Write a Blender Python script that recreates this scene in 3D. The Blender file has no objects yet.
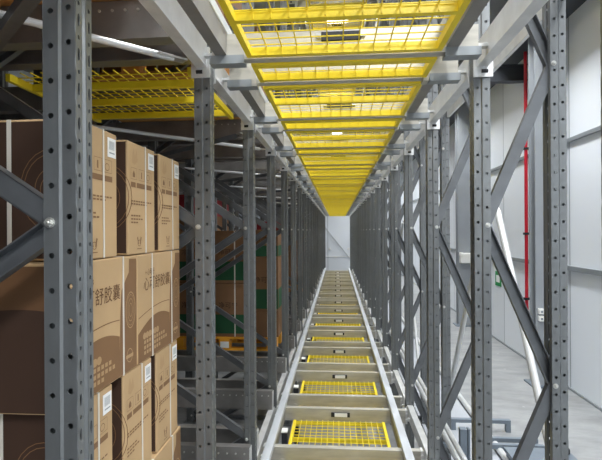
import bpy, math, random
from mathutils import Vector, Matrix
random.seed(7)
SC = bpy.context.scene
COL = SC.collection
ZC = 2.1                      # camera height above the floor; heights below are relative to the camera
PI = math.pi
ORD = ['light-blocking', 'first', 'second', 'third', 'fourth', 'fifth', 'sixth', 'seventh', 'eighth', 'ninth', 'tenth', 'eleventh',
       'twelfth', 'thirteenth', 'fourteenth', 'fifteenth', 'sixteenth', 'seventeenth', 'eighteenth', 'nineteenth', 'twentieth', 'twenty-first', 'twenty-second']
LAST = 21

# ------------------------------------------------------------------ materials
def srgb(r, g, b):
    f = lambda c: (c / 255 / 12.92) if c / 255 <= .04045 else ((c / 255 + .055) / 1.055) ** 2.4
    return (f(r), f(g), f(b), 1)

def mat(name, rgb, rough=.5, metal=0.0, var=.12, scale=12.0, stretch=(1, 1, 1), bump=0.0, spec=.5):
    m = bpy.data.materials.new(name); m.use_nodes = True
    nt = m.node_tree; b = nt.nodes['Principled BSDF']
    b.inputs['Roughness'].default_value = rough; b.inputs['Metallic'].default_value = metal
    b.inputs['Specular IOR Level'].default_value = spec
    c = srgb(*rgb)
    if var:
        tc = nt.nodes.new('ShaderNodeTexCoord'); mp = nt.nodes.new('ShaderNodeMapping')
        mp.inputs['Scale'].default_value = stretch
        nz = nt.nodes.new('ShaderNodeTexNoise'); nz.inputs['Scale'].default_value = scale; nz.inputs['Detail'].default_value = 4
        rp = nt.nodes.new('ShaderNodeValToRGB')
        rp.color_ramp.elements[0].position = .3; rp.color_ramp.elements[1].position = .7
        rp.color_ramp.elements[0].color = tuple(x * (1 - var) for x in c[:3]) + (1,)
        rp.color_ramp.elements[1].color = tuple(min(1, x * (1 + var)) for x in c[:3]) + (1,)
        nt.links.new(tc.outputs['Object'], mp.inputs['Vector']); nt.links.new(mp.outputs['Vector'], nz.inputs['Vector'])
        nt.links.new(nz.outputs['Fac'], rp.inputs['Fac']); nt.links.new(rp.outputs['Color'], b.inputs['Base Color'])
        if bump:
            bp = nt.nodes.new('ShaderNodeBump'); bp.inputs['Strength'].default_value = bump; bp.inputs['Distance'].default_value = .01
            nt.links.new(nz.outputs['Fac'], bp.inputs['Height']); nt.links.new(bp.outputs['Normal'], b.inputs['Normal'])
    else:
        b.inputs['Base Color'].default_value = c
    return m

M = dict(
    steel=mat('upright_steel', (120, 123, 124), .42, .55, .1, 9, (3, 3, .6)),
    brace=mat('brace_steel', (112, 115, 118), .42, .55, .1, 14),
    bright=mat('girder_steel', (220, 221, 220), .38, .4, .1, 10),
    cross=mat('crossmember_steel', (188, 185, 175), .42, .35, .16, 9, (.6, 3, 3)),
    rail=mat('rail_steel', (206, 211, 217), .4, .35, .1, 6, (3, .5, 3)),
    lane=mat('lane_rail_steel', (142, 140, 137), .45, .5, .18, 5),
    zinc=mat('zinc_bolt', (205, 205, 200), .3, .7, 0),
    yellow=mat('yellow_paint', (232, 208, 40), .45, 0, .06, 8),
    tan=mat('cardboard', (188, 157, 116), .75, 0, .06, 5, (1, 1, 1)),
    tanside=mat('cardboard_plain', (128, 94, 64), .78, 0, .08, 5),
    brown=mat('brown_print', (128, 95, 63), .72, 0, .05, 6),
    dark=mat('dark_brown_ink', (108, 76, 48), .7, 0, 0),
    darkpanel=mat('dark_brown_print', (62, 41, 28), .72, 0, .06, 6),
    pale=mat('pale_print', (176, 144, 104), .7, 0, 0),
    strap=mat('strap_plastic', (214, 208, 196), .4, 0, 0),
    label=mat('paper_label', (236, 236, 234), .7, 0, 0),
    black=mat('black_ink', (30, 30, 32), .6, 0, 0),
    green=mat('green_print', (28, 82, 50), .7, 0, .06, 6),
    orange=mat('orange_pallet', (226, 160, 44), .55, 0, .08, 8),
    wood=mat('pallet_wood', (206, 150, 88), .75, 0, .2, 6, (1, 8, 8)),
    crate=mat('dark_red_plastic', (140, 26, 36), .5, 0, .05, 8),
    red=mat('red_paint', (196, 26, 48), .4, 0, .05, 8),
    column=mat('grey_column_paint', (146, 151, 156), .5, 0, .05, 3),
    trim=mat('wall_trim_metal', (150, 156, 160), .4, .4, .08, 6),
    roof=mat('roof_sheet', (150, 153, 156), .5, .2, .08, 3),
    darkbeam=mat('dark_roof_steel', (66, 70, 76), .55, .2, .1, 4),
    tube=mat('white_tube', (196, 198, 198), .35, .2, .05, 10),
    slab=mat('pale_slab', (164, 168, 174), .5, 0, .06, 3),
    guard=mat('guard_steel', (112, 122, 132), .5, .3, .08, 10),
    rubber=mat('black_rubber', (34, 36, 40), .6, 0, .1, 10),
    plastic=mat('white_plastic', (232, 232, 228), .45, 0, 0),
    signgreen=mat('sign_green', (20, 140, 74), .5, 0, 0),
)

def wall_material():
    m = bpy.data.materials.new('white_wall_panel'); m.use_nodes = True
    nt = m.node_tree; b = nt.nodes['Principled BSDF']; N = nt.nodes.new; L = nt.links.new
    b.inputs['Roughness'].default_value = .32; b.inputs['Specular IOR Level'].default_value = .4
    geo = N('ShaderNodeNewGeometry'); sx = N('ShaderNodeSeparateXYZ'); L(geo.outputs['Position'], sx.inputs[0])
    ad = N('ShaderNodeMath'); ad.operation = 'ADD'; L(sx.outputs['X'], ad.inputs[0]); L(sx.outputs['Y'], ad.inputs[1])
    dv = N('ShaderNodeMath'); dv.operation = 'MULTIPLY_ADD'; L(ad.outputs[0], dv.inputs[0]); dv.inputs[1].default_value = 1 / 1.18; dv.inputs[2].default_value = 10.16
    fr = N('ShaderNodeMath'); fr.operation = 'FRACT'; L(dv.outputs[0], fr.inputs[0])
    lt = N('ShaderNodeMath'); lt.operation = 'LESS_THAN'; L(fr.outputs[0], lt.inputs[0]); lt.inputs[1].default_value = .016
    fl = N('ShaderNodeMath'); fl.operation = 'FLOOR'; L(dv.outputs[0], fl.inputs[0])
    wn = N('ShaderNodeTexWhiteNoise'); wn.noise_dimensions = '1D'; L(fl.outputs[0], wn.inputs['W'])
    mr = N('ShaderNodeMapRange'); L(wn.outputs['Value'], mr.inputs['Value']); mr.inputs['To Min'].default_value = .95; mr.inputs['To Max'].default_value = 1.03
    base = N('ShaderNodeMix'); base.data_type = 'RGBA'; base.blend_type = 'MULTIPLY'; base.inputs['Factor'].default_value = 1
    base.inputs['A'].default_value = srgb(228, 233, 239); L(mr.outputs[0], base.inputs['B'])
    mx = N('ShaderNodeMix'); mx.data_type = 'RGBA'; L(lt.outputs[0], mx.inputs['Factor']); L(base.outputs['Result'], mx.inputs['A']); mx.inputs['B'].default_value = srgb(140, 148, 156)
    L(mx.outputs['Result'], b.inputs['Base Color'])
    return m
M['wall'] = wall_material()

def floor_material():
    m = bpy.data.materials.new('grey_concrete'); m.use_nodes = True
    nt = m.node_tree; b = nt.nodes['Principled BSDF']; N = nt.nodes.new; L = nt.links.new
    b.inputs['Roughness'].default_value = .55
    tc = N('ShaderNodeTexCoord')
    mp = N('ShaderNodeMapping'); mp.inputs['Scale'].default_value = (1.2, 3.0, 1); mp.inputs['Rotation'].default_value = (0, 0, .5); L(tc.outputs['Object'], mp.inputs['Vector'])
    n1 = N('ShaderNodeTexNoise'); n1.inputs['Scale'].default_value = 1.6; n1.inputs['Detail'].default_value = 6; n1.inputs['Roughness'].default_value = .65; L(mp.outputs['Vector'], n1.inputs['Vector'])
    r1 = N('ShaderNodeValToRGB'); L(n1.outputs['Fac'], r1.inputs['Fac'])
    r1.color_ramp.elements[0].position = .3; r1.color_ramp.elements[0].color = srgb(122, 124, 125)
    r1.color_ramp.elements[1].position = .7; r1.color_ramp.elements[1].color = srgb(152, 154, 155)
    n2 = N('ShaderNodeTexNoise'); n2.inputs['Scale'].default_value = 9; n2.inputs['Detail'].default_value = 2; L(tc.outputs['Object'], n2.inputs['Vector'])
    r2 = N('ShaderNodeValToRGB'); L(n2.outputs['Fac'], r2.inputs['Fac'])
    r2.color_ramp.elements[0].position = .72; r2.color_ramp.elements[0].color = (0, 0, 0, 1)
    r2.color_ramp.elements[1].position = .75; r2.color_ramp.elements[1].color = (1, 1, 1, 1)
    mx = N('ShaderNodeMix'); mx.data_type = 'RGBA'; L(r2.outputs['Color'], mx.inputs['Factor']); L(r1.outputs['Color'], mx.inputs['A']); mx.inputs['B'].default_value = srgb(166, 167, 167)
    L(mx.outputs['Result'], b.inputs['Base Color'])
    return m
M['floor'] = floor_material()

def lamp_material():
    m = bpy.data.materials.new('lamp_diffuser'); m.use_nodes = True
    b = m.node_tree.nodes['Principled BSDF']
    b.inputs['Base Color'].default_value = (1, 1, 1, 1); b.inputs['Emission Color'].default_value = (1, .98, .95, 1); b.inputs['Emission Strength'].default_value = 8
    return m
M['lamp'] = lamp_material()

# ------------------------------------------------------------------ mesh building
class MB:
    def __init__(s): s.v = []; s.f = []
    def poly(s, pts):
        b = len(s.v); s.v += [tuple(p) for p in pts]; s.f.append(tuple(range(b, b + len(pts)))); return s
    def hexa(s, p):             # 8 corners: bottom ring then top ring
        b = len(s.v); s.v += [tuple(q) for q in p]
        s.f += [tuple(b + i for i in q) for q in ((3, 2, 1, 0), (4, 5, 6, 7), (0, 1, 5, 4), (1, 2, 6, 5), (2, 3, 7, 6), (3, 0, 4, 7))]
        return s
    def box(s, x0, x1, y0, y1, z0, z1):
        return s.hexa([(x0, y0, z0), (x1, y0, z0), (x1, y1, z0), (x0, y1, z0), (x0, y0, z1), (x1, y0, z1), (x1, y1, z1), (x0, y1, z1)])
    def bar(s, P, Q, n, a0, a1, b0, b1):   # oriented box along PQ; a along n, b along PQ x n
        P = Vector(P); Q = Vector(Q); d = (Q - P).normalized(); n = Vector(n); n = (n - d * n.dot(d)).normalized(); m = d.cross(n)
        R = [(a0, b0), (a1, b0), (a1, b1), (a0, b1)]
        return s.hexa([P + n * a + m * b for a, b in R] + [Q + n * a + m * b for a, b in R])
    def tube(s, P, Q, r, seg=10, cap=True):
        P = Vector(P); Q = Vector(Q); d = (Q - P).normalized()
        n = d.orthogonal().normalized(); m = d.cross(n); b = len(s.v)
        for c in (P, Q):
            for i in range(seg):
                a = 2 * PI * i / seg; s.v.append(tuple(c + (n * math.cos(a) + m * math.sin(a)) * r))
        for i in range(seg):
            j = (i + 1) % seg; s.f.append((b + i, b + j, b + seg + j, b + seg + i))
        if cap:
            s.f.append(tuple(b + i for i in reversed(range(seg)))); s.f.append(tuple(b + seg + i for i in range(seg)))
        return s
    def prism_x(s, yz, x0, x1): # polygon in (y, z) extruded along x
        b = len(s.v); n = len(yz)
        s.v += [(x0, y, z) for y, z in yz] + [(x1, y, z) for y, z in yz]
        s.f.append(tuple(b + i for i in reversed(range(n)))); s.f.append(tuple(b + n + i for i in range(n)))
        for i in range(n):
            j = (i + 1) % n; s.f.append((b + i, b + j, b + n + j, b + n + i))
        return s
    def prism_y(s, xz, y0, y1):
        b = len(s.v); n = len(xz)
        s.v += [(x, y0, z) for x, z in xz] + [(x, y1, z) for x, z in xz]
        s.f.append(tuple(b + i for i in range(n))); s.f.append(tuple(b + n + i for i in reversed(range(n))))
        for i in range(n):
            j = (i + 1) % n; s.f.append((b + j, b + i, b + n + i, b + n + j))
        return s
    def mesh(s, name, m, fix=True, bevel=0.0):
        me = bpy.data.meshes.new(name); me.from_pydata(s.v, [], s.f); me.materials.append(M[m])
        import bmesh
        bm = bmesh.new(); bm.from_mesh(me)
        if fix: bmesh.ops.recalc_face_normals(bm, faces=bm.faces)
        if bevel: bmesh.ops.bevel(bm, geom=bm.edges[:], offset=bevel, segments=2, affect='EDGES', profile=.5)
        bm.to_mesh(me); bm.free()
        return me

def obj(name, me, parent=None, loc=(0, 0, 0), rz=0):
    o = bpy.data.objects.new(name, me); COL.objects.link(o)
    o.location = loc; o.rotation_euler = (0, 0, rz)
    if parent: o.parent = parent
    return o

def tag(o, label, cat, group=None):
    o['label'] = label; o['category'] = cat
    if group: o['group'] = group
    return o

def thing(name, loc=(0, 0, 0), label='', cat='', group=None, rz=0):
    o = bpy.data.objects.new(name, None); COL.objects.link(o); o.empty_display_size = .1
    o.location = (loc[0], loc[1], loc[2] + ZC); o.rotation_euler = (0, 0, rz)
    return tag(o, label, cat, group)

def struct(name, me, loc=(0, 0, 0)):
    o = obj(name, me, None, loc); o['kind'] = 'structure'; return o

def copy_tree(src, loc, label, group=None, rz=None):
    def rec(o, parent):
        c = o.copy(); COL.objects.link(c); c.parent = parent
        for ch in KIDS.get(o.name, []): rec(ch, c)
        return c
    r = rec(src, None)
    r.location = (loc[0], loc[1], loc[2] + ZC)
    if rz is not None: r.rotation_euler = (0, 0, rz)
    r['label'] = label
    if group: r['group'] = group
    return r

KIDS = {}
def index_kids(root):
    for o in bpy.data.objects:
        if o.parent is not None and o not in KIDS.setdefault(o.parent.name, []): KIDS[o.parent.name].append(o)
    return root

def bake(me, thick):
    o = obj('sheet', me); md = o.modifiers.new('s', 'SOLIDIFY'); md.thickness = thick; md.offset = 0
    dg = bpy.context.evaluated_depsgraph_get(); dg.update()
    r = bpy.data.meshes.new_from_object(o.evaluated_get(dg)); r.name = me.name
    bpy.data.objects.remove(o)
    return r

# ------------------------------------------------------------------ perforated upright
POST_H = 3.40 + ZC
def upright_mesh(name, flip):
    b = MB()
    prof = [(-.060, .026), (-.066, .020), (-.066, 0), (-.034, 0), (-.029, .005), (0, .005), (0, .026), (-.007, .030), (-.007, .040), (0, .044), (0, .065), (-.029, .065), (-.034, .07), (-.066, .07), (-.066, .050), (-.060, .044)]
    kinds = [None, None, 'round', None, 'round2', 'slot', None, None, None, 'slot', 'round2', None, 'round', None, None]
    P = .072
    def cell(A, B, z0, z1, hw, hh, cz):
        ax, ay = A; bx, by = B; L = math.hypot(bx - ax, by - ay)
        pt = lambda u, z: (ax + (bx - ax) * u / L, ay + (by - ay) * u / L, z)
        if hw is None:
            b.poly([pt(0, z0), pt(L, z0), pt(L, z1), pt(0, z1)]); return
        zm = (z0 + z1) / 2; c = L / 2
        out = [(0, z0), (c, z0), (L, z0), (L, zm), (L, z1), (c, z1), (0, z1), (0, zm)]
        k = .7071
        inn = [(c - hw * k, cz - hh * k), (c, cz - hh), (c + hw * k, cz - hh * k), (c + hw, cz), (c + hw * k, cz + hh * k), (c, cz + hh), (c - hw * k, cz + hh * k), (c - hw, cz)]
        for i in range(8):
            j = (i + 1) % 8
            b.poly([pt(*out[i]), pt(*out[j]), pt(*inn[j]), pt(*inn[i])])
    for i, kd in enumerate(kinds):
        A, B = prof[i], prof[i + 1]
        if kd is None:
            cell(A, B, 0, POST_H, None, None, None); continue
        n = int(POST_H / P)
        for q in range(n):
            z = q * P
            if kd == 'slot':
                cell(A, B, z, z + P * .62, .0042, .0145, z + P * .31)
                cell(A, B, z + P * .62, z + P, .0038, .0050, z + P * .81)
            else:
                off = .5 if kd == 'round' else .62
                cell(A, B, z, z + P, (.0064), (.0064), z + P * off)
        cell(A, B, n * P, POST_H, None, None, None)
    if flip:
        b.v = [(-x, y, z) for x, y, z in b.v]
    import bmesh
    me = bpy.data.meshes.new(name); me.from_pydata(b.v, [], b.f); me.materials.append(M['steel'])
    bm = bmesh.new(); bm.from_mesh(me); bmesh.ops.remove_doubles(bm, verts=bm.verts, dist=1e-5); bmesh.ops.recalc_face_normals(bm, faces=bm.faces); bm.to_mesh(me); bm.free()
    return bake(me, .0026)
UP_POS = upright_mesh('upright', False)      # web faces +x
UP_NEG = upright_mesh('upright', True)       # web faces -x

def foot_mesh():
    b = MB(); b.box(-.065, .065, -.06, .06, 0, .008)
    return b.mesh('foot_plate', 'steel')
FOOT = foot_mesh()
def bolt_mesh():
    b = MB(); b.tube((0, 0, 0), (0, -.004, 0), .011, 12); b.tube((0, -.004, 0), (0, -.011, 0), .0075, 6); b.tube((0, -.011, 0), (0, -.016, 0), .004, 8)
    return b.mesh('bolt', 'zinc')
BOLT = bolt_mesh()

def brace_mesh(P, Q, open_front):
    """C-channel from P to Q (x, z) lying between the flanges; web away from or towards the near side"""
    b = MB(); y0, y1 = .018, .046; w = .024; t = .003
    A = (P[0], 0, P[1]); B = (Q[0], 0, Q[1]); n = Vector((0, 1, 0))
    web = (y1 - t, y1) if open_front else (y0, y0 + t)
    b.bar(A, B, n, web[0], web[1], -w, w)
    b.bar(A, B, n, y0, y1, w - t, w); b.bar(A, B, n, y0, y1, -w, -w + t)
    return b.mesh('brace', 'brace')

def frame_template(side):
    """side -1: carton side (deep frame); +1: wall side (narrow frame). Local x=0 at the web facing the aisle, z=0 at the floor."""
    t = thing('pallet_rack_ladder', (0, 0, -ZC), 'x', 'upright frame')
    dep = 1.125 if side < 0 else .379
    s = side
    inner = obj('upright', UP_POS if s < 0 else UP_NEG, t, (0, 0, 0)); outer = obj('upright', UP_NEG if s < 0 else UP_POS, t, (s * dep, 0, 0))
    xi, xo = s * .047, s * (dep - .047)
    for up in (inner, outer):
        sg = s if up is inner else -s
        f = obj('foot_plate', FOOT, up, (sg * .035, .035, 0))
    zi = ZC + .02; z = zi - 1.36 * 2
    nodes = []
    k = 0
    while z < POST_H - .05:
        if z > .04: nodes.append((xi if k % 2 == 0 else xo, z, k % 2))
        z += .68; k += 1
    for (xa, za, ka), (xb, zb, kb) in zip(nodes, nodes[1:]):
        obj('brace', brace_mesh((xa, za), (xb, zb), ka == 1), t)      # braces climbing from the outer post are open to the near side
    obj('brace', brace_mesh((xi, .06), (xo, .06), True), t)
    obj('brace', brace_mesh((xi, POST_H - .05), (xo, POST_H - .05), True), t)
    for x, z, kk in nodes:
        up = inner if kk == 0 else outer
        obj('bolt', BOLT, up, ((x if kk == 0 else x - s * dep) + (s * .006 if kk == 0 else -s * .006), 0, z))
    return index_kids(t)

XL, XR = -.535, .588
YL, YR = -.107, -.003
for side, X, dy, what, grp in ((-1, XL, YL, 'carton', 'deep upright frames on the carton side'), (1, XR, YR, 'white wall', 'narrow upright frames on the white wall side')):
    tpl = frame_template(side)
    for k in range(1, LAST + 1):
        lab = 'grey perforated upright frame with zigzag braces on the %s side, %s along the aisle' % (what, ORD[k])
        if k == 1:
            tpl.location = (X, 1 + dy, 0); tpl['label'] = lab; tpl['group'] = grp
        else:
            copy_tree(tpl, (X, k + dy, -ZC), lab, grp)

# ------------------------------------------------------------------ track decks
LV = 2.30
DECKS = {0: ('floor', 2), 1: ('overhead', 1), 2: ('topmost', 4)}
def crossmember_mesh():
    b = MB(); h, d, t = .105, .045, .004; x0, x1 = -.505, .556
    b.prism_x([(0, 0), (d, 0), (d, .014), (d - t, .014), (d - t, t), (t, t), (t, h - t), (d - t, h - t), (d - t, h - .014), (d, h - .014), (d, h), (0, h)], x0, x1)
    return b.mesh('channel', 'cross')
CROSS = crossmember_mesh()
def end_bracket_mesh(x0, x1):
    b = MB(); b.prism_x([(-.005, -.016), (.050, -.016), (.050, .018), (.047, .018), (.047, -.012), (-.001, -.012), (-.001, .018), (-.005, .018)], x0, x1)
    return b.mesh('end_bracket', 'trim')
EB = (end_bracket_mesh(-.515, -.372), end_bracket_mesh(.428, .566))
def crossend_mesh():
    b = MB(); b.box(-.008, .008, -.006, .051, -.004, .109); b.tube((0, -.006, .03), (0, -.014, .03), .009, 6); b.tube((0, -.006, .078), (0, -.014, .078), .009, 6)
    return b.mesh('end_plate', 'bright')
CEND = crossend_mesh()
def tagplate_mesh():
    b = MB(); b.box(-.078, .078, -.012, 0, .040, .078)
    return b.mesh('position_plate', 'rubber', bevel=.003)
TAGP = tagplate_mesh()
TAGL = MB().box(-.05, .056, -.0145, -.012, .043, .075).mesh('tag_face', 'label')
HOOK = MB().box(-.006, .012, -.016, 0, .052, .070).mesh('plate_hook', 'zinc')
CLIP = MB().box(-.012, .012, -.03, .03, -.012, .03).mesh('panel_clip', 'cross')

CLEAT = (MB().box(-.5421, -.500, .008, .038, .022, .034).mesh('support_cleat', 'bright'), MB().box(.551, .5951, .008, .038, .022, .034).mesh('support_cleat', 'bright'))
def crossmember(tagged, low=True):
    t = thing('track_crossmember', (0, 0, 0), 'x', 'crossmember')
    obj('channel', CROSS, t)
    for c in CLEAT: obj('support_cleat', c, t)
    if low: obj('end_plate', CEND, t, (-.513, 0, 0)); obj('end_plate', CEND, t, (.564, 0, 0))
    else:
        for e in EB: obj('end_bracket', e, t)
    if tagged:
        p = obj('position_plate', TAGP, t, (.02, 0, 0 if low else .018))
        if low: obj('tag_face', TAGL, p)
        else:
            for x in (-.092, .084): obj('plate_hook', HOOK, p, (x, 0, 0))
    else:
        obj('panel_clip', CLIP, t, (-.385, .02, -.004)); obj('panel_clip', CLIP, t, (.41, .02, -.004))
    return index_kids(t)

def grating(y0, y1, bars, nx=12, py=.055, x0=-.355, x1=.41):
    """yellow frame of two side rails and cross bars carrying a welded wire mesh; local x across the aisle"""
    t = thing('mesh_grating', (0, 0, 0), 'x', 'mesh grating')
    h = .032
    for x in (x0, x1 - .022): obj('side_rail', MB().box(x, x + .022, y0, y1, 0, h).mesh('side_rail', 'yellow'), t)
    for y in bars:
        b = MB(); fw = .038 if y == bars[0] else .024; b.prism_x([(y, 0), (y + fw, 0), (y + fw, .003), (y + .003, .003), (y + .003, h), (y, h)], x0 + .022, x1 - .022)
        obj('cross_bar', b.mesh('cross_bar', 'yellow'), t)
    b = MB(); r = .0021
    for i in range(1, nx):
        x = x0 + .022 + (x1 - x0 - .044) * i / nx
        b.box(x - r, x + r, y0 + .003, y1 - .003, h - .002, h + .002)
        for y in bars: b.box(x - r, x + r, y - .0042, y - .0002, .004, h)
    n = max(2, round((y1 - y0) / py))
    for j in range(1, n):
        y = y0 + (y1 - y0) * j / n
        b.box(x0 + .022, x1 - .022, y - r, y + r, h - .006, h - .002)
    obj('wire_mesh', b.mesh('wire_mesh', 'yellow'), t)
    return index_kids(t)

cm_plain, cm_tag, cm_up, cm_up_tag = crossmember(False), crossmember(True), crossmember(False, False), crossmember(True, False)
gr_big = grating(.195, .805, (.195, .483, .781))
gr_small = grating(-.111, .111, (-.109, .078))
gr_low = grating(.195, .805, (.195, .483, .781), 16, .055, -.372, .383)
first = {}
def place(tpl, loc, label, group):
    if tpl.name not in first:
        first[tpl.name] = 1; tpl.location = (loc[0], loc[1], loc[2] + ZC); tpl['label'] = label; tpl['group'] = group; return tpl
    return copy_tree(tpl, loc, label, group)
for lv, (nm, k0) in DECKS.items():
    zb = -1.60 + LV * lv
    kend = (17, LAST, 12)[lv]
    for k in range(k0, kend + 1):
        place(cm_tag if lv == 0 else cm_up_tag, (0, k - .172, zb), 'pale crossmember %son the %s track, before the %s frame pair' % ('with white position tag ' if lv == 0 else 'with black plate ', nm, ORD[k]), 'crossmembers of the %s track' % nm)
        place(cm_plain if lv == 0 else cm_up, (0, k + .128, zb), 'pale crossmember on the %s track, just beyond the %s frame pair' % (nm, ORD[k]), 'crossmembers of the %s track' % nm)
        place(gr_small, (0, k, zb - (.016 if lv == 0 else .004)), 'narrow yellow mesh strip of the %s track between its crossmembers at the %s frame' % (nm, ORD[k]), 'narrow mesh strips of the %s track' % nm)
        if k < kend or lv < 2:
            place(gr_low if lv == 0 else gr_big, (0, k, zb - (.016 if lv == 0 else .004)), 'yellow mesh grating of the %s track just beyond the %s frame pair' % (nm, ORD[k]), 'mesh gratings of the %s track' % nm)
    if lv == 1:
        place(gr_big, (0, 0, zb - .004), 'yellow mesh grating of the overhead track just before the first frame pair', 'mesh gratings of the overhead track')

# shuttle rails: one long notched rail each side of each deck
def rail_mesh(y0, y1, k0, k1, x0, x1):
    b = MB(); top = .15; bot = .018; pts = [(y0, top), (y0, .107)]
    ks = range(k0, k1 + 1)
    for k in ks:
        pts += [(k - .18, .107), (k - .18, .107)] if False else []
    low = []
    y = y0
    for k in ks:
        a, c = k - .178, k + .178
        if a > y + .01: low += [(y, bot), (a, bot), (a, .1065)]
        else: low += [(y, .1065)]
        low += [(c, .1065)]; y = c
    if y1 > y + .01: low += [(y, bot), (y1, bot)]
    # thin web on the side away from the aisle axis, wide head on top
    return b, low, top
def shuttle_rail(nm, lv, side, k0, k1):
    zb = -1.60 + LV * lv
    x0, x1 = ((-.495, -.440) if side < 0 else (.427, .484))
    y0, y1 = k0 - .85, k1 + .9
    b, low, top = rail_mesh(y0, y1, k0, k1, x0, x1)
    t = thing('shuttle_rail', (0, 0, zb), 'long grey steel shuttle rail of the %s track, %s side' % (nm, 'carton' if side < 0 else 'white wall'), 'rail', 'long shuttle rails along the aisle')
    h = MB(); h.box(x0, x1, y0, y1, .107, .150)
    obj('rail_head', h.mesh('rail_head', 'rail', bevel=.004), t)
    y = y0
    for k in list(range(k0, k1 + 1)) + [None]:
        a = (k - .178) if k else y1
        if a > y + .02:
            w = MB(); w.box(x0 + .004, x1 - .004, y, a, .018, .107)
            obj('rail_web', w.mesh('rail_web', 'lane'), t)
        if k: y = k + .178
    return t
for lv, (nm, k0) in DECKS.items():
    for sd in (-1, 1): shuttle_rail(nm, lv, sd, k0, (17, LAST, 12)[lv])

# edge girders between the frames
def girder_template():
    t = thing('edge_girder', (0, 0, 0), 'x', 'girder')
    b = MB(); h = .10; w = .046; c = .004; L0, L1 = .0, .910
    # C section, web towards +x, open to -x
    sec = [(w, 0), (0, 0), (0, .012), (c, .012), (c, c), (w - c, c), (w - c, h - c), (c, h - c), (c, h - .012), (0, h - .012), (0, h), (w, h)]
    b.prism_y(sec, L0, L1)
    obj('girder_beam', b.mesh('girder_beam', 'bright'), t)
    for y, s in ((.0, 1), (.910, -1)):
        p = MB(); p.box(-.022, w + .012, y - .006, y + .001, -.042, .086) if s > 0 else p.box(-.022, w + .012, y - .001, y + .006, -.042, .086)
        q = obj('connector_plate', p.mesh('connector_plate', 'bright'), t)
        hb = MB(); yy = y - .006 if s > 0 else y
        if s < 0:
            hb.tube((.0, y - .001, -.018), (.026, y - .001, -.018), .008, 8)
            obj('slot', hb.mesh('slot', 'black'), q)
        else:
            hb.tube((.0, y - .001, -.025), (.0, y + .009, -.025), .009, 6); obj('bolt', hb.mesh('bolt', 'zinc'), q)
    return index_kids(t)
GIR = girder_template()
GIR_R = None
def mirror_tree(src):
    """a mirrored twin of a thing (x -> -x), meshes mirrored in data"""
    r = thing(src.name.split('.')[0], (0, 0, 0), 'x', src['category'])
    def m(me):
        n = me.copy()
        for v in n.vertices: v.co.x = -v.co.x
        n.flip_normals(); return n
    for c in KIDS[src.name]:
        o = obj(c.name.split('.')[0], m(c.data), r, (-c.location.x, c.location.y, c.location.z))
        for g in KIDS.get(c.name, []): obj(g.name.split('.')[0], m(g.data), o, (-g.location.x, g.location.y, g.location.z))
    return index_kids(r)
GIR_R = mirror_tree(GIR)
for lv, (nm, k0) in DECKS.items():
    zb = -1.60 + LV * lv - .008
    kend = (18, LAST, 12)[lv]
    for k in range(k0 - 1 if lv < 2 else k0, kend):
        place(GIR, (-.588, k - .029, zb), 'light edge girder of the %s track, carton side, ending at the %s frame' % (nm, ORD[k + 1]), 'edge girders of the %s track' % nm)
        place(GIR_R, (.641, k + .0755, zb), 'light edge girder of the %s track, white wall side, ending at the %s frame' % (nm, ORD[k + 1]), 'edge girders of the %s track' % nm)

# pale tie bars along the outer posts on the wall side
for k in range(1, LAST):
    b = MB(); b.box(.945, .967, k + .075, k + .99, 0, .06)
    tb = obj('tie_bar', b.mesh('tie_bar', 'bright', bevel=.003), None, (0, 0, .965 + ZC))
    tag(tb, 'pale steel tie bar along the outer posts facing the white wall, leaving the %s frame' % ORD[k], 'tie bar', 'tie bars along the outer posts')

# support stubs with white caps beside the floor track rail
STUB = thing('support_stub', (0, 0, 0), 'x', 'support')
obj('stub_tube', MB().box(-.021, .021, -.03, .03, 0, .552).mesh('stub_tube', 'rubber'), STUB)
obj('stub_cap', MB().box(-.023, .023, -.034, .034, .552, .562).mesh('stub_cap', 'plastic'), STUB)
index_kids(STUB)
for k in range(2, 13):
    place(STUB, (-.413, k + .50, -ZC), 'black support stub with a white cap beside the floor track, beyond the %s frame' % ORD[k], 'white capped support stubs')

# lane rails running from the aisle into the storage lanes on the carton side
def lane_rail(flip):
    t = thing('lane_rail', (0, 0, 0), 'x', 'lane rail')
    h = .156; w = .05 if not flip else -.05; c = .004 if not flip else -.004
    b = MB(); L = -6.2
    b.prism_x([(0, 0), (w * 1.5, 0), (w * 1.5, .006), (c, .006), (c, h - .006), (w, h - .006), (w, h), (0, h)], L, 0)
    obj('rail_beam', b.mesh('rail_beam', 'lane'), t)
    e = MB(); e.box(0, .006, min(0, w * 1.2), max(0, w * 1.2), -.02, h - .01)
    obj('end_plate', e.mesh('end_plate', 'bright'), t)
    bl = MB()
    yy = 0 if not flip else 0
    for i in range(10):
        x = -.03 - i * .055
        bl = MB(); bl.tube((x, -.0005, h - .04), (x, -.006 if not flip else .006, h - .04), .006, 6)
        obj('bolt', bl.mesh('bolt', 'zinc'), t)
    return index_kids(t)
LRN, LRF = lane_rail(False), lane_rail(True)
for lv, nm, k0, k1 in ((0, 'lower', 2, 15), (1, 'upper', 1, 15)):
    z = -1.506 + LV * lv
    for k in range(k0, k1 + 1):
        place(LRN, (-.555, k - .195, z), 'grey lane rail, %s storage level, near side of the %s carton side frame' % (nm, ORD[k]), 'lane rails of the %s storage level' % nm)
        place(LRF, (-.555, k + .112, z), 'grey lane rail, %s storage level, far side of the %s carton side frame' % (nm, ORD[k]), 'lane rails of the %s storage level' % nm)

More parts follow.
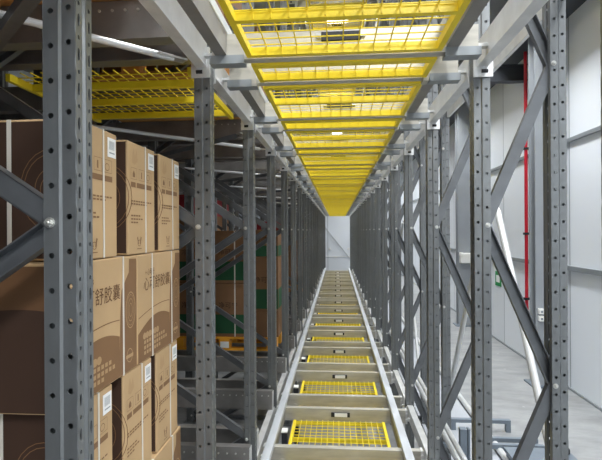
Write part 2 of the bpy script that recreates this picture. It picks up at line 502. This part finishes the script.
# horizontal bracing under the upper lanes
def plan_brace(P, Q, label, round_):
    b = MB()
    if round_: b.tube(P, Q, .013, 14)
    else: b.bar(P, Q, (0, 0, 1), -.004, .004, -.026, .026); b.bar(P, Q, (0, 0, 1), -.03, 0, -.026, -.021)
    t = thing('plan_brace', (0, 0, 0), label, 'brace', 'flat bracing under the upper lanes')
    obj('brace_tube', b.mesh('brace_tube', 'tube' if round_ else 'brace'), t)
    for p, q in ((P, Q), (Q, P)):
        d = (Vector(q) - Vector(p)).normalized(); e = MB(); e.bar(Vector(p) - d * .05, Vector(p) + d * .07, (0, 0, 1), -.004, .004, -.022, .022)
        obj('end_tab', e.mesh('end_tab', 'zinc'), t)
for k in range(1, 12, 2):
    plan_brace((-.64, k + .75, .685), (-1.60, k - .20, .685), 'white bracing tube slanting under the upper lanes behind the %s carton side frame' % ORD[k], True)
    plan_brace((-.66, k + .04, .655), (-1.58, k + .84, .655), 'flat grey bracing strip crossing the white tube behind the %s carton side frame' % ORD[k], False)

# sloping bracing tubes on the wall side of the rack
def slope_tube(P, Q, label):
    t = thing('bracing_tube', (0, 0, 0), label, 'bracing tube', 'white bracing tubes on the wall side')
    obj('tube', MB().tube(P, Q, .02, 14).mesh('tube', 'tube'), t)
    for p, q in ((P, Q), (Q, P)):
        d = (Vector(q) - Vector(p)).normalized(); e = MB(); e.bar(Vector(p) - d * .06, Vector(p) + d * .05, (1, 0, 0), -.005, .005, -.025, .025)
        obj('end_tab', e.mesh('end_tab', 'zinc'), t)
for k in (3, 7, 11, 15):
    slope_tube((1.035, k + .03, .12), (1.035, k - 1.27, -2.07), 'white bracing tube, wall side, sloping down toward the near end from the %s frame' % ORD[k])
    slope_tube((1.035, k + .26, .12), (1.035, k + 1.70, -2.07), 'white bracing tube, wall side, sloping down toward the far end from the %s frame' % ORD[k])
# conduits beside the floor track
for i, (x, z, r) in enumerate(((.765, -1.40, .019), (.80, -1.55, .022))):
    b = MB().tube((x, 2.2, z), (x, 17.8, z), r, 12)
    tag(obj('conduit', b.mesh('conduit', 'tube'), None, (0, 0, ZC)), ('slim' if i == 0 else 'thicker outer') + ' white conduit running beside the floor track on the wall side', 'conduit', 'conduits beside the floor track')

# side mesh floor between the lanes, carton side, second bay
def side_grating():
    t = thing('mesh_grating', (0, 0, .70), 'wide yellow mesh grating under the upper lanes, behind the tan cartons', 'mesh grating')
    x0, x1, y0, y1, h = -1.52, -.64, 1.94, 2.80, .034
    y0 = 1.985
    for x in (x0, x1 - .022): obj('side_rail', MB().box(x, x + .022, y0, y1, 0, h).mesh('side_rail', 'yellow'), t)
    for y in (2.14, 2.41, 2.70):
        b = MB(); b.prism_x([(y, 0), (y + .024, 0), (y + .024, .003), (y + .003, .003), (y + .003, h), (y, h)], x0 + .022, x1 - .022); obj('cross_bar', b.mesh('cross_bar', 'yellow'), t)
    b = MB(); r = .0022
    for i in range(1, 17):
        x = x0 + .022 + (x1 - x0 - .044) * i / 17; b.box(x - r, x + r, y0, y1, h - .002, h + .002)
    for j in range(1, 15):
        y = y0 + (y1 - y0) * j / 15; b.box(x0 + .02, x1 - .02, y - r, y + r, h - .006, h - .002)
    obj('wire_mesh', b.mesh('wire_mesh', 'yellow'), t)
side_grating()

# ------------------------------------------------------------------ cartons
def flat_on_x(y, z, pts, d):    # print on the +x face: pts (u along +y, v up)
    return [(d, y + u, z + v) for u, v in pts]
def flat_on_y(x, z, pts, d):    # print on the -y face: pts (u along +x, v up)
    return [(x + u, -d, z + v) for u, v in pts]
def rect(u0, u1, v0, v1): return [(u0, v0), (u1, v0), (u1, v1), (u0, v1)]
def ring(b, mapf, cu, cv, ru, rv, t, seg=24):
    for i in range(seg):
        a0, a1 = 2 * PI * i / seg, 2 * PI * (i + 1) / seg
        b.poly(mapf([(cu + ru * math.cos(a0), cv + rv * math.sin(a0)), (cu + ru * math.cos(a1), cv + rv * math.sin(a1)), (cu + (ru - t) * math.cos(a1), cv + (rv - t) * math.sin(a1)), (cu + (ru - t) * math.cos(a0), cv + (rv - t) * math.sin(a0))]))
TXT = {}
def text_polys(s, size, wide=1.0):
    if (s, size, wide) in TXT: return TXT[(s, size, wide)]
    c = bpy.data.curves.new('t', 'FONT'); c.body = s; c.size = size; c.resolution_u = 2
    o = bpy.data.objects.new('t', c); COL.objects.link(o)
    dg = bpy.context.evaluated_depsgraph_get(); dg.update()
    me = bpy.data.meshes.new_from_object(o.evaluated_get(dg))
    r = [[(me.vertices[i].co.x * wide, me.vertices[i].co.y) for i in p.vertices] for p in me.polygons]
    bpy.data.objects.remove(o); bpy.data.meshes.remove(me)
    TXT[(s, size, wide)] = r
    return r

def carton_body(w, d, h):       # local: x from -w to 0 (face to the aisle at x=0), y 0..d
    b = MB(); b.box(-w, 0, 0, d, 0, h)
    return b.mesh('box_body', 'tan', bevel=.004)

def prints(b, mapf, polys, u, v, d):
    for p in polys: b.poly(mapf([(u + a, v + c) for a, c in p], d))

def carton_wide(t, w, d, h, face=True, front=False):
    body = obj('box_body', carton_body(w, d, h), t)
    F = lambda pts, dd: [(dd, u, v) for u, v in pts]
    if face:
        # brown hill, brown corner panel
        b = MB()
        hill = [(.004, .004), (.72 * d, .004), (.72 * d, .37 * h)]
        for i in range(13):
            u = .72 - .72 * i / 12; hill.append((max(.004, u * d), (.30 + .17 * math.sin(PI * (.15 + .85 * (1 - (u / .72 - .62) ** 2) * .55)) - .05 * (u / .72)) * h))
        hill = [(.004, .004), (.70 * d, .004)] + [((.70 - .69 * i / 14) * d, h * (.245 + .155 * math.sin(PI * min(1, max(0, (.78 - .72 * i / 14)))) ** 1.0)) for i in range(15)]
        b.poly(F(hill, .0006))
        b.poly(F([(.69 * d, .004), (.985 * d, .004), (.985 * d, .97 * h), (.86 * d, .975 * h), (.855 * d, .86 * h), (.80 * d, .80 * h), (.735 * d, .72 * h), (.715 * d, .55 * h)], .0007))
        b.poly(F(rect(0, 0, 0, 0), .0007)) if False else None
        # thin arc over the hill
        for i in range(14):
            u0, u1 = .02 + .68 * i / 14, .02 + .68 * (i + 1) / 14
            g = lambda u: h * (.40 + .085 * math.sin(PI * .62 * (u / .7) + .1))
            b.poly(F([(u0 * d, g(u0)), (u1 * d, g(u1)), (u1 * d, g(u1) + .003), (u0 * d, g(u0) + .003)], .0008))
        obj('print_panel', b.mesh('print_panel', 'brown', fix=False), body)
        b = MB()
        prints(b, F, text_polys('心可舒胶囊', .052, .95), .095 * d + .008, .665 * h, .0012)
        prints(b, F, text_polys('+ 心可舒', .026, .8), .15 * d, .80 * h, .0012)
        obj('lettering', b.mesh('lettering', 'dark', fix=False), body)
        b = MB()
        Fp = lambda pts: F(pts, .0013)
        ring(b, Fp, .88 * d, .53 * h, .085 * d, .16 * h, .003); ring(b, Fp, .88 * d, .53 * h, .07 * d, .135 * h, .0015)
        for rr in (.05, .03): ring(b, Fp, .88 * d, .53 * h, rr * d, rr * 2 * h, .002)
        ring(b, Fp, .86 * d, .14 * h, .05 * d, .06 * h, .0025)
        b.poly(F(rect(.80 * d, .92 * d, .12 * h, .15 * h), .0014))
        for i in range(6):      # rounded pill made of five pale discs
            cu = (.13 + .055 * i) * d; b.poly(F([(cu + .032 * d * math.cos(a * PI / 6), .235 * h + .032 * h * math.sin(a * PI / 6)) for a in range(12)], .0013))
        for r_, (v, n) in enumerate(((.175, 9), (.125, 10), (.075, 7))):
            for i in range(n): b.poly(F(rect((.12 + .052 * i) * d, (.155 + .052 * i) * d, v * h - .006, v * h + .006), .0013))
        obj('emblem_print', b.mesh('emblem_print', 'pale', fix=False), body)
    if front:
        G = lambda pts, dd: [(-w + u, -dd, v) for u, v in pts]
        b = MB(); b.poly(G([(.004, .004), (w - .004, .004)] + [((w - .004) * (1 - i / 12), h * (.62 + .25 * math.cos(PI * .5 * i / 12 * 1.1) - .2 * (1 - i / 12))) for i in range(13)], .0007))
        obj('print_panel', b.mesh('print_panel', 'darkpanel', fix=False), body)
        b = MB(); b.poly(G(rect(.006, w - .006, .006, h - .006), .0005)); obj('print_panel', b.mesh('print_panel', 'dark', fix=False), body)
        s = MB(); s.box(-w * .55, -w * .55 + .014, -.0024, -.0009, 0, h); obj('strap', s.mesh('strap', 'strap'), t)
    for u in (.285, .75):
        s = MB(); s.box(.0009, .0024, u * d, u * d + .008, 0, h); s.box(-w, .0024, u * d, u * d + .008, h - .0005, h + .0012)
        obj('strap', s.mesh('strap', 'strap'), t)

def carton_tall(t, w, d, h, face=True, front=True):
    body = obj('box_body', carton_body(w, d, h), t)
    F = lambda pts, dd: [(dd, u, v) for u, v in pts]
    if face:
        b = MB()
        for u0, u1 in ((.10, .26), (.30, .60), (.64, .86)): b.poly(F(rect(u0 * d, u1 * d, .60 * h, .645 * h), .0008))
        for v, n in ((.47, 9), (.445, 7), (.34, 4), (.31, 5), (.28, 3)):
            for i in range(n): b.poly(F(rect((.10 + .085 * i) * d, (.165 + .085 * i) * d, v * h, v * h + .005), .0008))
        for u in (.10, .38, .64): # care symbols in a ruled box
            for (a0, a1, c0, c1) in ((u, u + .2, .67, .673), (u, u + .2, .77, .773), (u, u + .006, .67, .77), (u + .2, u + .206, .67, .77)):
                b.poly(F(rect(a0 * d, a1 * d, c0 * h, c1 * h), .0008))
        b.poly(F([(.16 * d, .69 * h), (.24 * d, .69 * h), (.24 * d, .72 * h), (.20 * d, .75 * h), (.16 * d, .72 * h)], .0009))
        b.poly(F(rect(.46 * d, .49 * d, .69 * h, .75 * h), .0009))
        Fp = lambda pts: F(pts, .0009)
        ring(b, Fp, .72 * d, .715 * h, .06 * d, .03 * h, .002)
        ring(b, Fp, .38 * d, .10 * h, .06 * d, .03 * h, .002, 12); b.poly(F(rect(.30 * d, .46 * d, .045 * h, .052 * h), .0009))
        b.poly(F([(.30 * d, .15 * h), (.34 * d, .09 * h), (.36 * d, .09 * h), (.33 * d, .16 * h)], .0009)); b.poly(F([(.46 * d, .15 * h), (.42 * d, .09 * h), (.40 * d, .09 * h), (.43 * d, .16 * h)], .0009))
        obj('lettering', b.mesh('lettering', 'brown', fix=False), body)
        b = MB()
        lf = [(.14, .82), (.22, .80), (.34, .84), (.30, .94), (.24, .88), (.20, .95), (.16, .9)]
        b.poly(F([(u * d, v * h) for u, v in lf], .0008))
        obj('emblem_print', b.mesh('emblem_print', 'pale', fix=False), body)
        l = MB(); l.box(.0008, .0018, .73 * d, .955 * d, .80 * h, .955 * h); lab = obj('shipping_label', l.mesh('shipping_label', 'label'), t)
        q = MB()
        for i in range(6): q.poly(F(rect((.77 + .025 * i) * d, (.782 + .025 * i) * d, .86 * h, .93 * h), .0021))
        q.poly(F(rect(.77 * d, .92 * d, .83 * h, .84 * h), .0021))
        obj('print_bar', q.mesh('print_bar', 'trim', fix=False), lab)
    if front:
        G = lambda pts, dd: [(-w + u, -dd, v) for u, v in pts]
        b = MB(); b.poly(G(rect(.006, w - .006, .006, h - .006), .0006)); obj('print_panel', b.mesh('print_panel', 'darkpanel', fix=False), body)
        b = MB(); Gp = lambda pts: G(pts, .0012)
        for rr in (.085, .075, .045, .03): ring(b, Gp, w - .07, .5 * h, rr, rr * 1.25, .002)
        obj('emblem_print', b.mesh('emblem_print', 'brown', fix=False), body)
        s = MB(); s.box(-w * .5, -w * .5 + .012, -.0024, -.0013, 0, h); obj('strap', s.mesh('strap', 'strap'), t)
    s = MB(); s.box(.0009, .0024, .60 * d, .60 * d + .0075, 0, h); s.box(-w, .0024, .60 * d, .60 * d + .0075, h - .0005, h + .0012)
    obj('strap', s.mesh('strap', 'strap'), t)

def pallet(loc, w, d, h, m, label, group=None, tagged=False):
    t = thing('pallet', loc, label, 'pallet', group)
    for i in range(6):
        y = d * i / 6; obj('deck_board', MB().box(0, w, y + .004, y + d / 6 - .004, h - .022, h).mesh('deck_board', m), t)
    for y in (0, d / 2 - .05, d - .10):
        for x in (0, w / 2 - .06, w - .12): obj('block', MB().box(x, x + .12, y, y + .10, .02, h - .022).mesh('block', m), t)
        obj('bottom_board', MB().box(0, w, y, y + .10, 0, .02).mesh('bottom_board', m), t)
    if tagged:
        obj('pallet_label', MB().box(w * .5 - .05, w * .5 + .05, -.003, -.0005, .03, .10).mesh('pallet_label', 'label'), t)
    return t

FACE = -.665
def aisle_load():
    z = -1.35; pallet((FACE - 1.17, 1.075, z), 1.165, .81, .158, 'wood', 'wooden pallet under the tan cartons just past the first frame')
    z += .16; rows = ['bottom', 'third', 'second', 'top']; hh = .372
    ks = ['nearest', 'middle', 'farthest']
    for r in range(4):
        zz = z + r * hh
        if r % 2 == 0:
            for i in range(3):
                for j in range(2):
                    t = thing('carton', (FACE - i * .385 - random.random() * .001, 1.055 + j * .415, zz), '', 'carton', 'tan cartons of the strapped load')
                    t['label'] = 'wide printed tan carton, %s layer, %s end, %s row back from the aisle' % (rows[r], 'near' if j == 0 else 'far', ORD[i + 1])
                    carton_wide(t, .38, .412, hh - .003, i == 0, j == 0)
        else:
            off = 0 if r == 3 else -.035
            for i in range(3):
                for j, (a, c) in enumerate(((1.125, 1.338), (1.405, 1.62), (1.668, 1.886))):
                    t = thing('carton', (FACE - i * .385 + random.uniform(-.003, 0), a + off, zz), '', 'carton', 'tan cartons of the strapped load', )
                    t['label'] = 'tall tan carton, %s layer, %s one, %s row back from the aisle' % (rows[r], ks[j], ORD[i + 1])
                    carton_tall(t, .38, c - a, hh - .003, i == 0, True)
aisle_load()

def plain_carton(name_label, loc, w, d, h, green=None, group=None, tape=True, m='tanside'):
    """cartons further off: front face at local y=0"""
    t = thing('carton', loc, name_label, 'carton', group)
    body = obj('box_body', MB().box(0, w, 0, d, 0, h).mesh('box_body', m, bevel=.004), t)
    if green:
        b = MB(); b.poly([(.02, -.0008, green[0] * h), (w - .004, -.0008, green[0] * h), (w - .004, -.0008, green[1] * h), (.02, -.0008, green[1] * h)])
        b.poly([(w + .0008, .004, green[0] * h), (w + .0008, d - .004, green[0] * h), (w + .0008, d - .004, green[1] * h), (w + .0008, .004, green[1] * h)])
        obj('print_panel', b.mesh('print_panel', 'green', fix=False), body)
        b = MB(); prints(b, lambda pts, dd: [(u, -dd, v) for u, v in pts], text_polys('净可宁', .075), w * .18, (green[1] + .13) * h, .001)
        obj('lettering', b.mesh('lettering', 'darkpanel', fix=False), body)
    if tape:
        s = MB(); s.box(w * .62, w * .62 + .014, -.0022, -.001, 0, h); obj('strap', s.mesh('strap', 'strap'), t)
    return t

def green_load(y, kname):
    z = -1.35
    pallet((-1.88, y, z), 1.2, .80, .15, 'orange', 'orange pallet under green banded cartons in the %s bay' % kname, None, True)
    z += .152; g = 'green banded cartons on the orange pallet'
    for c, (x0, w) in enumerate(((-1.86, .42), (-1.43, .42))):
        for r in range(2):
            plain_carton('carton with green lower band on the orange pallet, %s layer, %s column from the aisle' % (('bottom', 'top')[r], ORD[3 - c]), (x0, y + .02, z + r * .605), w, .74, .60, (.06, .42), g)
    for r, (h, gr) in enumerate(((.30, None), (.60, (.03, .40)), (.31, (.03, .42)))):
        zz = z + (0, .302, .904)[r]
        plain_carton('brown carton, column closest to the aisle on the orange pallet, %s' % ('plain and lowest', 'tall with green band', 'small one on top')[r], (-1.0, y + .02, zz), .335, .74, h, gr, g)
green_load(5.08, 'fifth')

# loads further off in the storage lanes (upper and lower level)
def crate(loc, w, d, h, label, group):
    t = thing('crate', loc, label, 'crate', group)
    b = MB(); c = .012
    b.box(0, w, 0, c, 0, h); b.box(0, w, d - c, d, 0, h); b.box(0, c, c, d - c, 0, h); b.box(w - c, w, c, d - c, 0, h); b.box(c, w - c, c, d - c, 0, c)
    obj('crate_shell', b.mesh('crate_shell', 'crate'), t)
    rm = MB(); rm.box(-.012, w + .012, -.012, c, h - .03, h); rm.box(-.012, w + .012, d - c, d + .012, h - .03, h); rm.box(-.012, 0, 0, d, h - .03, h); rm.box(w, w + .012, 0, d, h - .03, h)
    obj('crate_rim', rm.mesh('crate_rim', 'crate'), t)
def load(x, y, z, rows, kname, level, col, top_red=False):
    pallet((x, y, z), 1.16, .82, .15, 'wood', 'wooden pallet on the %s level in the %s bay, %s stack in from the aisle' % (level, kname, col), 'wooden pallets in the lanes')
    g = 'plain cartons in the storage lanes'
    for r in range(rows):
        for i in range(3):
            lab = 'plain brown carton, %s level, %s bay, %s stack in, layer %s, column %s' % (level, kname, col, ORD[r + 1], ORD[i + 1])
            if top_red and r == rows - 1: crate((x + i * .388 + .014, y + .02, z + .152 + r * .37), .36, .76, .30, lab.replace('plain brown carton', 'red plastic crate'), 'red crates on the far load')
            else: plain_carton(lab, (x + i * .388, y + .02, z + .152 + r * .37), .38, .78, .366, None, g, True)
for k in (0, 1, 2, 3, 4): load(-1.86, k + .03, .955, 2, ORD[k], 'upper', 'first')  # the nearest load is out of view, added to block light over the cartons
for k in (7, 8, 9): load(-3.4, k + .03, -1.345, 5, ORD[k], 'lower', 'second', True)
for k in (1, 2, 3): load(-3.3, k + .03, -1.345, 4, ORD[k], 'lower', 'second')
for k in (10, 12): load(-1.86, k + .03, -1.345, 4, ORD[k], 'lower', 'first', True)

# a second row of deep frames further into the racking
SECOND = [o for o in bpy.data.objects if o.name == 'pallet_rack_ladder'][0]
for k in range(3, 14):
    copy_tree(SECOND, (-1.95, k + YL, -ZC), 'grey upright frame deep in the racking behind the cartons, %s row back' % ORD[k], 'upright frames deep in the racking')

# ------------------------------------------------------------------ building
XW, YE, ZT = 3.04, 22.7, 3.75
YF, XLW = -3.2, -7.2
struct('floor', MB().box(XLW, XW, YF, YE, -.1, 0).mesh('floor', 'floor'))
struct('wall_right', MB().box(XW, XW + .1, YF, YE, 0, ZT + ZC).mesh('wall_right', 'wall'))
struct('wall_back', MB().box(XLW, XW, YE, YE + .1, 0, ZT + ZC).mesh('wall_back', 'wall'))
struct('wall_left', MB().box(XLW - .1, XLW, YF, YE, 0, ZT + ZC).mesh('wall_left', 'wall'))
struct('wall_front', MB().box(XLW, XW, YF - .1, YF, 0, ZT + ZC).mesh('wall_front', 'wall'))
struct('light_block_wall', MB().box(XLW, -.64, -.62, -.52, 0, ZT + ZC).mesh('light_block_wall', 'darkbeam'))  # unseen dark wall, added to keep front light off the carton side
struct('ceiling', MB().box(XLW, XW, YF, YE, ZT + ZC, ZT + ZC + .1).mesh('ceiling', 'roof'))
struct('trim_1', MB().box(XW - .035, XW, YF, YE, 1.135 + ZC, 1.185 + ZC).mesh('trim_1', 'trim'))
struct('trim_2', MB().box(XW - .045, XW, YF, YE, -.535 + ZC, -.475 + ZC).mesh('trim_2', 'trim'))
struct('trim_3', MB().box(XW - .58, XW, YF, YE, 2.78 + ZC, 2.98 + ZC).mesh('trim_3', 'darkbeam'))
struct('baseboard_right', MB().box(XW - .02, XW, YF, YE, 0, .03).mesh('baseboard_right', 'trim'))
struct('trim_4', MB().box(-.8, 1.3, YE - .03, YE, -1.30 + ZC, -1.27 + ZC).mesh('trim_4', 'label'))
# pale slab strip under the rack on the wall side
struct('trim_5', MB().box(.9, 1.47, 1.0, 22, 0, .012).mesh('trim_5', 'slab'))
b = MB().tube((1.5, 1.6, .045), (1.5, 17.5, .045), .03, 14)
tag(obj('floor_tube', b.mesh('floor_tube', 'tube')), 'white guard tube lying along the floor beside the rack on the wall side', 'guard tube')

def h_column(y, label):
    t = thing('steel_column', (0, y, -ZC), label, 'column', 'building columns along the white wall'); t['kind'] = 'thing'
    H = ZT + ZC
    b = MB(); b.box(2.64, 2.90, 0, .014, 0, H)
    obj('flange', b.mesh('flange', 'column'), t); obj('flange', MB().box(2.64, 2.90, .186, .20, 0, H).mesh('flange', 'column'), t)
    obj('web', MB().box(2.764, 2.776, .014, .186, 0, H).mesh('web', 'column'), t)
    bp = obj('base_plate', MB().box(2.58, 2.96, -.06, .26, .0, .02).mesh('base_plate', 'guard'), t)
    return t
h_column(6.3, 'grey steel building column against the white wall, beside the red pipe')
h_column(10.2, 'grey steel building column further along the white wall, with a white emergency light')
h_column(14.1, 'grey steel building column at the far part of the white wall')
for y, n, gz in ((7.52, 'nearer', 2.36), (12.9, 'farther', 2.62)):
    b = MB(); b.box(1.3, XW - .02, y, y + .012, 0, .26); b.box(1.3, XW - .02, y - .07, y + .08, 0, .012); b.box(1.3, XW - .02, y - .07, y + .08, .248, .26)
    o = obj('roof_girder', b.mesh('roof_girder', 'darkbeam'), None, (0, 0, gz + ZC)); o['kind'] = 'structure'
# red riser pipe
t = thing('sprinkler_pipe', (0, 0, 0), 'red vertical pipe clamped to the white wall next to a grey column', 'pipe')
obj('pipe', MB().tube((2.955, 7.38, -1.35), (2.955, 7.38, 3.6), .025, 14).mesh('pipe', 'red'), t)
for z in (-.08, -1.1, 1.25): obj('clamp', MB().box(2.915, 3.035, 7.35, 7.41, z, z + .035).mesh('clamp', 'rubber'), t)
obj('elbow', MB().tube((2.955, 7.38, -1.33), (3.035, 7.38, -1.33), .034, 12).mesh('elbow', 'red'), t)
# socket boxes on the near column
for i, (x, z, w, h) in enumerate(((2.66, -1.12, .065, .07), (2.66, -1.215, .065, .07), (2.745, -1.215, .05, .07), (2.78, -.94, .05, .08))):
    t = thing('socket_box', (x, 6.3, z), 'white %s socket box on the grey column by the red pipe' % ('upper', 'lower', 'lower outer', 'topmost slim')[i], 'socket', 'socket boxes on the column')
    obj('housing', MB().box(0, w, -.06, -.001, 0, h).mesh('housing', 'plastic', bevel=.006), t)
    obj('face_plate', MB().box(w * .3, w * .7, -.063, -.06, h * .3, h * .65).mesh('face_plate', 'guard'), t)
t = thing('emergency_light', (2.66, 10.2, -.72), 'white emergency light box on the farther grey column', 'lamp')
obj('housing', MB().box(0, .30, -.16, -.001, .0, .22).mesh('housing', 'plastic', bevel=.02), t)
obj('lens', MB().box(-.015, .06, -.15, -.05, .16, .23).mesh('lens', 'plastic', bevel=.01), t)
# green notice
t = thing('exit_notice', (XW, 8.72, -1.06), 'small green framed notice on the white wall beyond the red pipe', 'notice')
obj('notice_board', MB().box(-.012, -.001, 0, .30, 0, .27).mesh('notice_board', 'signgreen'), t)
obj('notice_sheet', MB().box(-.014, -.012, .06, .24, .07, .20).mesh('notice_sheet', 'label'), t)
# floor guards by the rack
t = thing('floor_guard', (0, 0, -ZC), 'low grey steel guard frame standing on the concrete beside the rack', 'guard')
obj('guard_bar', MB().box(1.18, 1.78, 4.86, 4.91, .09, .125).mesh('guard_bar', 'guard'), t)
for x in (1.18, 1.735): obj('leg', MB().box(x, x + .045, 4.86, 4.91, 0, .09).mesh('leg', 'guard'), t)
t = thing('floor_guard', (0, 0, -ZC), 'flat grey double bar guard on the concrete nearer than the low guard frame', 'guard')
obj('guard_bar', MB().box(1.30, 1.90, 4.50, 4.54, .06, .10).mesh('guard_bar', 'guard'), t); obj('guard_bar', MB().box(1.30, 1.90, 4.36, 4.40, .06, .10).mesh('guard_bar', 'guard'), t)
for x in (1.30, 1.86): obj('foot_bar', MB().box(x, x + .04, 4.36, 4.54, .0, .06).mesh('foot_bar', 'guard'), t)
t = thing('guard_post', (0, 0, -ZC), 'short perforated grey post tied to the rack by a horizontal bar', 'post')
obj('post', MB().box(1.02, 1.075, 3.90, 3.96, 0, .43).mesh('post', 'guard'), t); obj('post_channel', MB().box(1.085, 1.10, 3.90, 3.96, 0, .43).mesh('post_channel', 'guard'), t)
obj('tie', MB().box(.80, 1.02, 3.91, 3.95, .27, .30).mesh('tie', 'guard'), t)
t = thing('step_platform', (0, 0, -ZC), 'low blue-grey platform with a black knob on the concrete by the rack', 'platform')
obj('deck', MB().box(1.48, 2.02, 3.95, 4.22, .12, .15).mesh('deck', 'guard'), t)
for x in (1.50, 1.96): obj('skid', MB().box(x, x + .04, 3.96, 4.21, 0, .12).mesh('skid', 'guard'), t)
obj('knob', MB().box(1.90, 2.0, 4.10, 4.18, .15, .20).mesh('knob', 'rubber', bevel=.01), t)
# diagonal rod and lights on the end wall
b = MB().tube((-.62, YE - .06, .22 + ZC), (.62, YE - .06, -1.35 + ZC), .018, 10)
tag(obj('wall_rod', b.mesh('wall_rod', 'tube')), 'thin white diagonal rod in front of the end wall', 'rod')
for i, x in enumerate((-.36, .56)):
    t = thing('wall_spot', (x, YE, -.90), 'tiny white fitting on the end wall, %s' % ('carton side', 'wall side')[i], 'lamp', 'fittings on the end wall')
    obj('housing', MB().box(-.05, .05, -.06, -.001, -.05, .05).mesh('housing', 'plastic', bevel=.01), t)

# ------------------------------------------------------------------ lamps
def ceiling_lamp(x, y, z, label, power, sx=.35, sy=1.4, group='ceiling lamps', spread=180):
    t = thing('ceiling_lamp', (x, y, z), label, 'lamp', group)
    obj('housing', MB().box(-sx / 2 - .03, sx / 2 + .03, -sy / 2 - .03, sy / 2 + .03, .02, .09).mesh('housing', 'plastic'), t)
    obj('diffuser', MB().box(-sx / 2, sx / 2, -sy / 2, sy / 2, .0, .02).mesh('diffuser', 'lamp'), t)
    L = bpy.data.lights.new('lamp_glow', 'AREA'); L.shape = 'RECTANGLE'; L.size = sx; L.size_y = sy; L.energy = power; L.spread = math.radians(spread); L.color = (.955, .98, 1)
    o = bpy.data.objects.new('lamp_glow', L); COL.objects.link(o); o.location = (x, y, z + ZC - .01)
for i, y in enumerate((0.5, 3.5, 6.0, 9.5, 13.5, 17.5, 21.0)):
    ceiling_lamp(2.1, y, ZT - .35, 'white ceiling lamp over the corridor by the wall, %s from the near end' % ORD[i + 1], 74, spread=130)
for i, y in enumerate((1.5, 4.5, 7.5, 10.5, 13.5, 16.5, 19.5)):
    ceiling_lamp(.02, y, ZT - .12, 'white ceiling lamp above the track aisle, %s from the near end' % ORD[i + 1], 82, spread=105)
for i, y in enumerate((7.5, 13.0)):
    ceiling_lamp(-4.2, y, ZT - .12, 'white ceiling lamp over the storage lanes, %s from the near end' % ORD[i + 1], 18)
ceiling_lamp(1.1, -1.9, 2.3, 'added fill lamp, out of view in front of the rack', 165, .5, 1.6)  # added fill light behind the camera, brightens the posts from the front
w = bpy.data.worlds.new('World'); SC.world = w; w.use_nodes = True
w.node_tree.nodes['Background'].inputs['Color'].default_value = (.93, .96, 1, 1)
w.node_tree.nodes['Background'].inputs['Strength'].default_value = .1

# ------------------------------------------------------------------ camera
F = 455.0
cam = bpy.data.cameras.new('camera'); cam.sensor_width = 36; cam.lens = 36 * F / 602; cam.clip_start = .02; cam.clip_end = 100
co = bpy.data.objects.new('camera', cam); COL.objects.link(co)
co.location = (0, 0, ZC)
yaw = math.atan(36 / F); roll = math.radians(.35)
co.rotation_euler = (Matrix.Rotation(yaw, 4, 'Z') @ Matrix.Rotation(PI / 2, 4, 'X') @ Matrix.Rotation(-roll, 4, 'Z')).to_euler()
cam.shift_y = 1 / 602
SC.camera = co
SC.view_settings.view_transform = 'Standard'; SC.view_settings.look = 'None'; SC.view_settings.gamma = 1; SC.view_settings.use_curve_mapping = False
SC.view_settings.exposure = 0.0
SC.cycles.diffuse_bounces = 5; SC.cycles.max_bounces = 10
